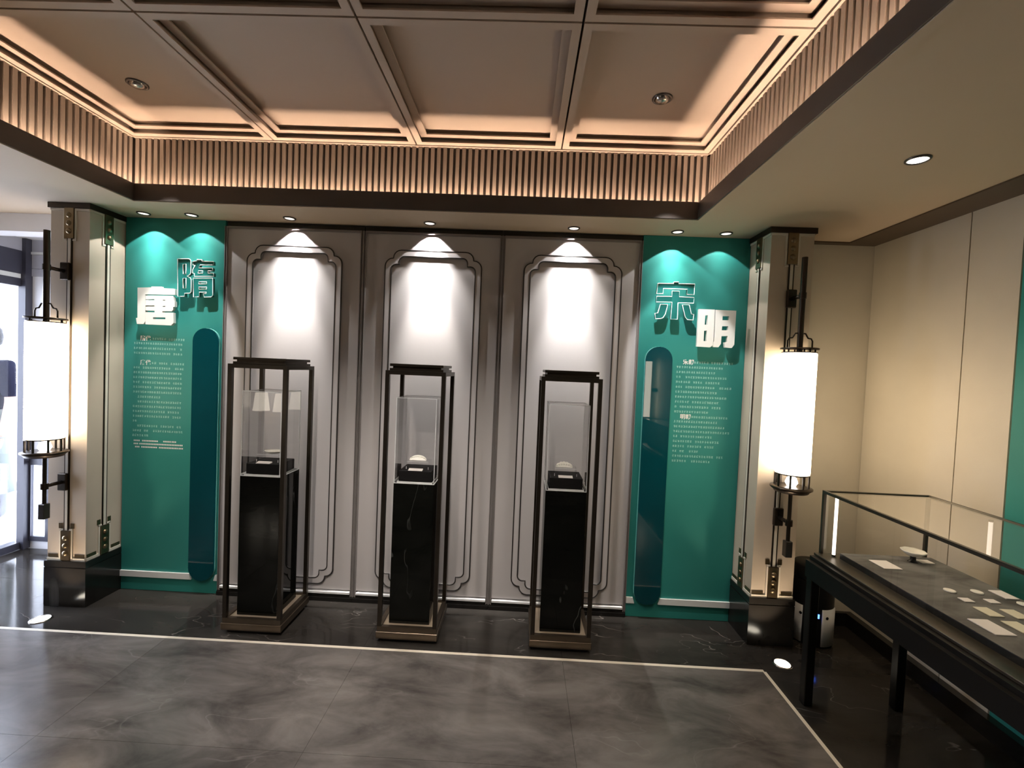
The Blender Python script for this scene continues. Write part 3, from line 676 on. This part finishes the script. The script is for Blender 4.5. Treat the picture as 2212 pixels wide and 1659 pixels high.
# ================================================================== DISPLAY CASES
def frame_bars(mb, x0, x1, y0, y1, z0, z1, w):
    mb.box(x0, x1, y0, y0 + w, z0, z1).box(x0, x1, y1 - w, y1, z0, z1).box(x0, x0 + w, y0 + w, y1 - w, z0, z1).box(x1 - w, x1, y0 + w, y1 - w, z0, z1)
    return mb
CY, HW = -.2745, .1783
def display_case(xc, which):
    grp = 'bronze display cases in a row'
    t = thing('display_case', (xc, CY, 0), '%s of the three tall bronze-framed display cases' % which, 'display case', grp)
    x0, x1, y0, y1 = xc - HW, xc + HW, CY - HW, CY + HW; mf = M['metalframe']
    MB().box(x0 + .02, x1 - .02, y0 + .02, y1 - .02, .001, .024).build('recessed_foot', M['deckblack'], t)
    MB().box(x0 - .006, x1 + .006, y0 - .006, y1 + .006, .022, .064, .002).build('base_plate', M['casebase'], t)
    frame_bars(MB(), x0, x1, y0, y1, .064, .094, .024).build('base_rim', M['casebase'], t)
    MB().box(x0 + .024, x1 - .024, y0 + .024, y1 - .024, .064, .086).build('base_tray', M['casetray'], t)
    pm = MB().box(-.012, .012, -.012, .012, .094, 1.603).mesh('post', mf, (0, 0, 0))
    copies('post', pm, t, [(a, b, 0) for a in (x0 + .012, x1 - .012) for b in (y0 + .012, y1 - .012)])
    frame_bars(MB(), x0, x1, y0, y1, 1.603, 1.627, .026).build('top_rim', mf, t)
    MB().box(x0 + .019, x1 - .019, y0 + .019, y1 - .019, 1.627, 1.641).build('roof_plate', mf, t)
    MB().box(x0 + .034, x1 - .034, y0 + .034, y1 - .034, 1.641, 1.652).build('roof_recess', M['bronzedark'], t)
    MB().box(x0 + .019, x1 - .019, y0 + .019, y1 - .019, 1.652, 1.668, .0015).build('roof_plate', mf, t)
    # marble plinth
    pw = .1232; pz = .9449
    MB().box(xc - pw, xc + pw, CY - pw, CY + pw, .0865, pz, .002).build('marble_plinth', M['marblebk'], label='black veined marble plinth inside the %s display case' % which.lower(), cat='plinth', group='black marble plinths')
    # acrylic cover
    cv = thing('acrylic_cover', (xc, CY, pz), 'clear acrylic box cover on the plinth of the %s display case' % which.lower(), 'cover', 'clear acrylic covers')
    a, b, c, d, z0, z1, w = xc - pw + .003, xc + pw - .003, CY - pw + .003, CY + pw - .003, pz + .0006, 1.464, .004
    pn = [(a, b, c, c + w, z0, z1), (a, b, d - w, d, z0, z1), (a, a + w, c + w, d - w, z0, z1), (b - w, b, c + w, d - w, z0, z1), (a, b, c, d, z1, z1 + w)]
    for p in pn:
        # a pane is one sheet
        if p[1] - p[0] < .01: v = [((p[0] + p[1]) / 2, y, z) for y, z in ((c, z0), (d, z0), (d, z1), (c, z1))]
        elif p[3] - p[2] < .01: v = [(x, (p[2] + p[3]) / 2, z) for x, z in ((a, z0), (b, z0), (b, z1), (a, z1))]
        else: v = [(x, y, z1 + .002) for x, y in ((a, c), (b, c), (b, d), (a, d))]
        MB().add(v, [(0, 1, 2, 3)]).build('pane', M['clear'], cv)
    e = MB(); r = .0016
    for X in (a, b):
        for Y in (c, d): e.box(X - r, X + r, Y - r, Y + r, z0, z1)
    for Z in (z0 + r, z1):
        for Y in (c, d): e.box(a, b, Y - r, Y + r, Z - r, Z + r)
        for X in (a, b): e.box(X - r, X + r, c, d, Z - r, Z + r)
    e.build('polished_edge', M['acryledge'], cv)
    # black block, riser, exhibit, card
    bw = .100; bz0, bz1 = pz + .0105, pz + .074
    fr_ = frame_bars(MB(), xc - bw - .008, xc + bw + .008, CY - bw - .008, CY + bw + .008, pz + .0003, bz0 - .0003, .0035)
    fr_.build('acrylic_tray', M['acryledge'], label='thin polished acrylic tray under the black block in the %s display case' % which.lower(), cat='tray', group='acrylic trays')
    MB().box(xc - bw, xc + bw, CY - bw, CY + bw, bz0, bz1, .002).build('black_block', M['blkblock'], label='black velvet block inside the acrylic cover of the %s display case' % which.lower(), cat='block', group='black velvet blocks')
    rs = thing('acrylic_riser', (xc, CY, bz1), 'clear acrylic bridge stand on the black block of the %s display case' % which.lower(), 'stand', 'acrylic bridge stands')
    rz = bz1 + .048; q = .068; ya, yb = CY - .045, CY + .06
    MB().add([(xc - q, ya, rz), (xc + q, ya, rz), (xc + q, yb, rz), (xc - q, yb, rz)], [(0, 1, 2, 3)]).build('top_sheet', M['clear'], rs)
    for s in (-1, 1):
        MB().add([(xc + s * q, ya, bz1 + .0004), (xc + s * q, yb, bz1 + .0004), (xc + s * q, yb, rz), (xc + s * q, ya, rz)], [(0, 1, 2, 3)]).build('side_sheet', M['clear'], rs)
        MB().box(xc + s * q - .0012, xc + s * q + .0012, ya - .0012, ya + .0012, bz1 + .0004, bz1 + .016).build('polished_edge', M['acryledge'], rs)
    MB().box(xc - q, xc + q, ya - .0008, ya + .0008, rz - .0012, rz + .0004).build('front_edge', M['acryledge'], rs)
    MB().add([(xc - .046, CY - .094, bz1 + .001), (xc + .040, CY - .094, bz1 + .001), (xc + .040, CY - .060, bz1 + .009), (xc - .046, CY - .060, bz1 + .009), (xc - .046, CY - .060, bz1 + .0004), (xc + .040, CY - .060, bz1 + .0004)],
             [(0, 1, 2, 3), (3, 2, 5, 4), (0, 4, 5, 1), (0, 3, 4), (1, 5, 2)]).build('label_card', M['card'], label='white label card on the black block of the %s display case' % which.lower(), cat='label card', group='label cards in display cases')
    return rz
def jade_dish(xc, rz):
    n = 28; v = []; f = []
    prof = [(.0, .004), (.5, .003), (.85, .010), (1.0, .017), (1.0, .021), (.84, .014), (.5, .008), (0.0, .008)]
    for k, (r, h) in enumerate(prof):
        for i in range(n):
            a = 2 * PI * i / n; lob = 1 + .05 * math.cos(4 * a)
            v.append((xc + .056 * max(r, .001) * lob * math.cos(a), CY + .004 + .042 * max(r, .001) * lob * math.sin(a), rz + .0012 + h - .003))
    for k in range(len(prof) - 1):
        for i in range(n): f.append((k * n + i, k * n + (i + 1) % n, (k + 1) * n + (i + 1) % n, (k + 1) * n + i))
    MB().add(v, f, True).build('jade_dish', M['jade'], label='pale flat jade dish on the stand of the left display case', cat='dish')
def jade_comb(xc, rz, scallop, label, name):
    """thin curved-back plaque lying back on the stand, with a scalloped carved top edge"""
    n = 24; o = []; w = .052
    for i in range(n + 1):
        u = i / n; x = -w + 2 * w * u; h = .006 + .024 * math.sin(PI * u) ** .6
        if scallop: h += .004 * abs(math.sin(u * PI * 5)) - .002
        o.append((xc + x, h))
    b = [(xc + w, 0.0), (xc - w, 0.0)]
    pts = o + b
    m = MB(); lean = .5
    N = len(pts); z = rz + .0012
    v = [(a, CY - .012 + h * lean, z + h) for a, h in pts] + [(a, CY - .003 + h * lean, z + h) for a, h in pts]
    m.add(v, [tuple(range(N)), tuple(range(2 * N - 1, N - 1, -1))] + [(i, i + N, (i + 1) % N + N, (i + 1) % N) for i in range(N)])
    t = m.build(name, M['jade'], None, label=label, cat='jade carving')
    for i in range(7 if scallop else 13):
        k = 7 if scallop else 13
        u = (i + .5) / k; x = -w + 2 * w * u; h = (.006 + .022 * math.sin(PI * u) ** .6) * (.62 if scallop else .8)
        if scallop: MB().lathe([(.0065, 0), (.006, -.003), (.003, -.0042), (.0035, -.002), (.0005, -.002)], (xc + x, CY - .0125 + h * lean, z + h), 10, 'y').build('carved_curl', M['jade'], t)
        else: MB().lathe([(.0038, 0), (.0034, -.002), (.0005, -.003)], (xc + x, CY - .0125 + h * lean, z + h), 8, 'y').build('carved_bead', M['jade'], t)
for xc, nm in ((-1.5741, 'Left'), (-.6319, 'Middle'), (.2863, 'Right')):
    rz = display_case(xc, nm)
    if nm == 'Left': jade_dish(xc + .014, rz)
    elif nm == 'Middle': jade_comb(xc - .006, rz, False, 'white jade comb back with beaded edge in the middle display case', 'jade_comb')
    else: jade_comb(xc - .008, rz, True, 'white jade carving with curled openwork edge in the right display case', 'jade_carving')

# ================================================================== TABLE SHOWCASE
SX0, SX1, SY, SYN = 1.585, 2.1124, -.738, -2.95
t = thing('table_showcase', ((SX0 + SX1) / 2, (SY + SYN) / 2, 0), 'long dark table showcase with glass top along the right wall', 'showcase')
td = M['tabledark']; tr_ = M['tablerail']
for x, y in ((1.531, -.775), (1.99, -.775), (1.531, -2.9), (1.99, -2.9)):
    box('leg', td, (x - .022, x + .022, y - .022, y + .022, .001, .66), t, .003)
MB().box(1.507, 2.15, SYN, -.742, .655, .742).build('apron', td, t)
MB().box(1.53, 2.14, SYN, -.738, .742, .762).build('apron_step', td, t)
MB().box(1.555, 2.135, SYN, -.728, .762, .775, .002).build('table_ledge', tr_, t)
MB().box(1.64, 2.09, SYN + .05, -.80, .775, .80).build('deck_block', M['deckblack'], t)
MB().box(1.64, 2.09, SYN + .05, -.80, .8002, .803).build('deck_cloth', M['deck'], t)
gz0, gz1 = .776, 1.104
rl = MB(); r = .007
for x in (SX0, SX1): rl.box(x - r, x + r, SYN, SY + r, gz1 - .014, gz1)
for y in (SY, SYN): rl.box(SX0, SX1, y - r, y + r, gz1 - .014, gz1)
rl.build('top_rail', tr_, t)
pm = MB().box(-r, r, -r, r, gz0, gz1 - .014).mesh('corner_post', tr_, (0, 0, 0))
copies('corner_post', pm, t, [(x, y, 0) for x in (SX0, SX1) for y in (SY, SYN)])
def sheet(v): MB().add(v, [(0, 1, 2, 3)]).build('glass_pane', M['clear'], t)
for x in (SX0, SX1): sheet([(x, SY, gz0), (x, SYN, gz0), (x, SYN, gz1 - .007), (x, SY, gz1 - .007)])
for y in (SY, SYN): sheet([(SX0, y, gz0), (SX1, y, gz0), (SX1, y, gz1 - .007), (SX0, y, gz1 - .007)])
sheet([(SX0, SY, gz1 - .004), (SX1, SY, gz1 - .004), (SX1, SYN, gz1 - .004), (SX0, SYN, gz1 - .004)])
def glow_bar(x, y, z0, z1, label):
    o = thing('glow_bar', (x, y, z0), label, 'led bar', 'led bars in the glass showcase')
    MB().lathe([(.0075, z0 + .008), (.0075, z1 - .008)], (x, y, 0), 14).build('light_tube', M['ledglow'], o)
    MB().lathe([(.0085, z0), (.0085, z0 + .009)], (x, y, 0), 14).lathe([(.0085, z1 - .009), (.0085, z1)], (x, y, 0), 14).build('end_caps', M['steel'], o)
glow_bar(1.625, -.775, .776, 1.088, 'upright glowing led bar at the far corner of the glass showcase')
glow_bar(2.095, -1.075, .905, 1.086, 'short glowing bar standing in for a reflection on the back pane of the showcase')  # glowing tube put in for a reflection, not a second lamp
# exhibits on the deck
ZD = .8035
def flat_card(x, y, w, h, mt, label, rz=0):
    o = MB().box(x - w / 2, x + w / 2, y - h / 2, y + h / 2, ZD, ZD + .004, .0008).build('label_card', M[mt], label=label, cat='label card', group='cards in the glass showcase')
def disc(x, y, r, label):
    o = MB().lathe([(.0005, ZD + .0045), (r * .55, ZD + .004), (r * .8, ZD + .0065), (r, ZD + .005), (r, ZD + .001), (r * .9, ZD)], (x, y, 0), 28).build('jade_disc', M['jade'], label=label, cat='jade disc', group='jade discs in the showcase')
flat_card(1.765, -.93, .085, .10, 'card', 'large white card at the far left of the showcase deck')
d = thing('porcelain_dish', (1.945, -.868, ZD), 'white lobed porcelain dish on a small stand at the far end of the showcase', 'dish')
n = 32; v = []; f = []
prof = [(.25, .030), (.55, .032), (.9, .046), (1.0, .052), (1.0, .056), (.88, .050), (.55, .037), (.02, .035)]
for r_, h in prof:
    for i in range(n):
        a = 2 * PI * i / n; lob = 1 + .04 * math.cos(8 * a); v.append((1.945 + .050 * r_ * lob * math.cos(a), -.868 + .050 * r_ * lob * math.sin(a), ZD + h))
for k in range(len(prof) - 1):
    for i in range(n): f.append((k * n + i, k * n + (i + 1) % n, (k + 1) * n + (i + 1) % n, (k + 1) * n + i))
MB().add(v, f, True).build('dish_body', M['jade'], d)
MB().lathe([(.022, .0), (.020, .004), (.012, .008), (.012, .028), (.02, .0305)], (1.945, -.868, ZD), 20).build('stand', M['blackplastic'], d)
flat_card(2.005, -.865, .06, .045, 'card', 'small white card in front of the lobed porcelain dish')
disc(1.838, -1.183, .021, 'white jade disc nearest the left edge of the showcase deck')
disc(1.951, -1.183, .021, 'white jade disc in the middle row of the showcase deck')
disc(2.045, -1.277, .021, 'white jade disc nearest the back pane of the showcase')
flat_card(2.048, -1.195, .055, .075, 'card', 'tall white card beside the middle jade disc, close to the back pane')
flat_card(1.833, -1.262, .042, .034, 'card', 'small white card in front of the left jade disc')
flat_card(1.935, -1.262, .042, .034, 'card', 'small white card in front of the middle jade disc')
flat_card(1.829, -1.355, .055, .070, 'cardyel', 'cream card in the middle of the showcase deck')
flat_card(1.924, -1.363, .055, .070, 'cardyel', 'cream card to the right of the other cream card')
flat_card(1.726, -1.471, .075, .105, 'card', 'largest white card at the near left of the showcase deck')
flat_card(1.836, -1.462, .060, .080, 'cardyel', 'cream card beside the largest white card')

# ================================================================== AIR PURIFIER
px, py = 1.935, -.149
t = thing('air_purifier', (px, py, 0), 'black cylindrical air purifier with white side shells in the alcove by the column', 'air purifier')
MB().lathe([(.112, .001), (.118, .008), (.118, .395), (.116, .400)], (px, py, 0), 48).build('body', M['blackplastic'], t)
MB().lathe([(.106, .400), (.106, .412)], (px, py, 0), 48).build('groove', M['steel'], t)
MB().lathe([(.118, .412), (.118, .486), (.110, .494), (.02, .495)], (px, py, 0), 48).build('top_cap', M['blackplastic'], t)
for a0, a1 in ((R(152), R(214)), (R(265), R(322))):
    n = 12; v = []; f = []
    for i in range(n + 1):
        a = a0 + (a1 - a0) * i / n
        for rr_ in (.1186, .124):
            for z in (.012, .245): v.append((px + rr_ * math.cos(a), py + rr_ * math.sin(a), z))
    for i in range(n):
        b = i * 4; f += [(b, b + 4, b + 5, b + 1), (b + 2, b + 3, b + 7, b + 6), (b + 1, b + 5, b + 7, b + 3), (b, b + 2, b + 6, b + 4)]
    f += [(0, 1, 3, 2), (n * 4, n * 4 + 2, n * 4 + 3, n * 4 + 1)]
    sh = MB().add(v, f, True).build('side_shell', M['whiteplastic'], t)
    a = R(210) if a0 < 4 else R(279)
    c = Vector((px + .1245 * math.cos(a), py + .1245 * math.sin(a), .195))
    m = MB(); u = Vector((-math.sin(a), math.cos(a), 0)); nn = Vector((math.cos(a), math.sin(a), 0))
    ring_ = [c + u * (.009 * math.cos(k * PI / 8)) + Vector((0, 0, .009 * math.sin(k * PI / 8))) for k in range(16)]
    m.add(ring_ + [p + nn * .002 for p in ring_], [tuple(range(16, 32))] + [(k, (k + 1) % 16, (k + 1) % 16 + 16, k + 16) for k in range(16)]).build('button', M['blackplastic'], sh)
a = R(256); MB().box(px + .1175 * math.cos(a) - .004, px + .1175 * math.cos(a) + .004, py + .1175 * math.sin(a) - .004, py + .1175 * math.sin(a) + .002, .188, .214).build('status_light', M['blueled'], t)

# ================================================================== PERSON OUTSIDE THE GLASS
def skin_obj(name, verts, edges, radii, mat, parent, lvl=2, label=None):
    me = bpy.data.meshes.new(name); org = ORG[parent]
    me.from_pydata([Vector(v) for v in verts], edges, [])
    o = bpy.data.objects.new(name, me); COL.objects.link(o); o.parent = parent; ORG[o] = org
    sk = o.modifiers.new('skin', 'SKIN'); sk.use_smooth_shade = True
    for d_, r_ in zip(me.skin_vertices[0].data, radii):
        d_.radius = r_ if isinstance(r_, tuple) else (r_, r_)
    me.skin_vertices[0].data[0].use_root = True
    sb = o.modifiers.new('sub', 'SUBSURF'); sb.levels = lvl; sb.render_levels = lvl
    me.materials.append(mat)
    return o
P0 = (-4.83, .88, -.012)
person = thing('person', P0, 'person in navy top and pale long tunic standing outside the glass wall', 'person')
bv = [(0, 0, .92), (0, .01, 1.10), (0, .01, 1.28), (0, .005, 1.40), (0, 0, 1.47), (0, -.005, 1.54), (0, -.015, 1.61), (0, -.01, 1.69),
      (.09, 0, .86), (.095, -.01, .48), (.095, .015, .09), (.10, -.13, .035), (-.09, 0, .86), (-.095, -.01, .48), (-.095, .015, .09), (-.10, -.13, .035),
      (.165, .005, 1.395), (.225, .01, 1.13), (.235, -.05, .90), (.235, -.08, .82), (-.165, .005, 1.395), (-.225, .01, 1.13), (-.235, -.05, .90), (-.235, -.08, .82)]
be = [(0, 1), (1, 2), (2, 3), (3, 4), (4, 5), (5, 6), (6, 7), (0, 8), (8, 9), (9, 10), (10, 11), (0, 12), (12, 13), (13, 14), (14, 15), (3, 16), (16, 17), (17, 18), (18, 19), (3, 20), (20, 21), (21, 22), (22, 23)]
br = [(.15, .10), (.125, .09), (.145, .10), (.12, .085), .05, (.062, .07), (.075, .09), (.06, .075), .085, .058, .04, .035, .085, .058, .04, .035, .052, .042, .032, .028, .052, .042, .032, .028]
skin_obj('body', bv, be, br, M['skin'], person)
for s in (-1, 1):        # hands: five separate fingers each
    for k in range(5):
        bx_, ln = (-.024 + .013 * k, (.070, .082, .088, .078, .06)[k]) if k < 4 else (0, .06)
        b0 = Vector((s * .235, -.083 + (.013 * k - .024 if k < 4 else -.03), .81 if k < 4 else .835))
        if k == 4: p = [b0, b0 + Vector((0, -.02, -.022)), b0 + Vector((0, -.026, -.05))]
        else: p = [b0, b0 + Vector((0, -.004, -ln * .5)), b0 + Vector((-s * .008, -.012, -ln))]
        MB().tube([tuple(Vector(P0) + q) for q in p], .008, 8).build('finger', M['skin'], person)
sv = [(0, 0, .96), (0, .01, 1.12), (0, .01, 1.28), (0, .004, 1.40), (0, .002, 1.44), (.165, .005, 1.40), (.215, .01, 1.22), (.225, .008, 1.13), (-.165, .005, 1.40), (-.215, .01, 1.22), (-.225, .008, 1.13)]
skin_obj('navy_top', sv, [(0, 1), (1, 2), (2, 3), (3, 4), (3, 5), (5, 6), (6, 7), (3, 8), (8, 9), (9, 10)], [(.175, .125), (.155, .115), (.17, .12), (.14, .1), (.085, .08), .075, .066, .064, .075, .066, .064], M['navycloth'], person)
tun = MB().lathe([(.165, 1.04), (.185, .92), (.20, .70), (.215, .45), (.225, .345), (.215, .345), (.19, .45), (.16, .9)], (0, 0, 0), 28)
tun.v = [(P0[0] + x, P0[1] + y * .72, P0[2] + z) for x, y, z in tun.v]; tun.build('pale_tunic', M['palecloth'], person)
for s in (-1, 1):
    tv = [(s * .085, 0, .62), (s * .095, -.008, .45), (s * .095, .012, .11)]
    skin_obj('navy_trouser_leg', tv, [(0, 1), (1, 2)], [.09, .08, .07], M['navycloth'], person)
    skin_obj('shoe', [(s * .097, .03, .05), (s * .10, -.06, .045), (s * .105, -.16, .035)], [(0, 1), (1, 2)], [.048, .045, .036], M['shoe'], person)
hv = MB().lathe([(.0005, .12), (.05, .108), (.085, .06), (.094, 0), (.085, -.06), (.05, -.10)], (0, 0, 0), 22)
hv.v = [(P0[0] + x * .95, P0[1] + .022 + y * 1.02, P0[2] + 1.645 + z) for x, y, z in hv.v]; hv.build('hair', M['hair'], person)
for s in (-1, 1):
    MB().lathe([(.0005, .012), (.009, .008), (.012, 0), (.009, -.008), (.0005, -.012)], (P0[0] + s * .032, P0[1] - .092, P0[2] + 1.625), 10).build('eye', M['eyewhite'], person)
    MB().lathe([(.0005, .03), (.012, .02), (.014, 0), (.010, -.02), (.0005, -.03)], (P0[0] + s * .077, P0[1] + .0, P0[2] + 1.61), 10).build('ear', M['skin'], person)
MB().tube([tuple(Vector(P0) + Vector(q)) for q in ((0, -.092, 1.63), (0, -.108, 1.60), (0, -.112, 1.585), (0, -.09, 1.578))], .010, 8).build('nose', M['skin'], person)
MB().tube([tuple(Vector(P0) + Vector(q)) for q in ((-.024, -.083, 1.553), (0, -.091, 1.551), (.024, -.083, 1.553))], .005, 8).build('mouth', M['lipm'], person)

person.scale = (1.08, 1.08, 1.08)
# ================================================================== LAMPS BEHIND THE VIEWER (seen mirrored in acrylic and glass)
fx, fy = -3.80, -4.55
t = thing('light_block_table', (fx + .12, fy, 0), 'added unseen console table behind the viewer, keeping lamp light off the floor', 'table')  # unseen table added to block lamp light from the floor
box('table_top', M['tabledark'], (fx - .28, fx + .52, fy - .2, fy + .2, .66, .70), t, .003)
for sx in (-.25, .49):
    for sy in (-.17, .17): box('leg', M['tabledark'], (fx + sx - .02, fx + sx + .02, fy + sy - .02, fy + sy + .02, .001, .66), t)
t = thing('table_lamp', (fx, fy, .7), 'two-armed bronze table lamp with white fabric shades on the added console table', 'table lamp')
MB().lathe([(.09, .7005), (.09, .710), (.02, .718), (.011, .725), (.011, .92), (.02, .93)], (fx, fy, 0), 24).build('stand', M['bronze'], t)
MB().tube([(fx - .165, fy, .80), (fx + .165, fy, .80)], .010, 8).lathe([(.02, .75), (.034, .785), (.034, .815), (.02, .84)], (fx, fy, 0), 16).build('cross_arm', M['bronze'], t)
for s in (-1, 1):
    MB().lathe([(.118, .88), (.085, 1.15), (.083, 1.15), (.116, .88)], (fx + s * .165, fy + s * .02, 0), 32).build('fabric_shade', M['shade'], t)
    MB().lathe([(.012, .76), (.012, .95)], (fx + s * .165, fy, 0), 10).lathe([(.02, .735), (.026, .745), (.012, .76)], (fx + s * .165, fy, 0), 12).build('shade_holder', M['bronze'], t)
wx, wy = 2.14, -4.96
t = thing('tall_wall_lantern', (wx, wy, .9), 'tall narrow wall lantern on the right wall behind the viewer', 'wall lamp')
MB().box(wx - .06, wx + .06, wy - .07, wy + .07, .945, 1.90).build('opal_panel', M['shade'], t)
m = MB()
for a in (-.062, .062):
    for b in (-.072, 0, .072): m.box(wx + a - .004, wx + a + .004, wy + b - .004, wy + b + .004, .93, 1.915)
m.box(wx - .07, wx + .07, wy - .08, wy + .08, 1.90, 1.92).box(wx - .07, wx + .07, wy - .08, wy + .08, .925, .945).box(wx + .06, XR - .0005, wy - .02, wy + .02, 1.38, 1.44)
m.build('bronze_frame', M['bronzedark'], t)
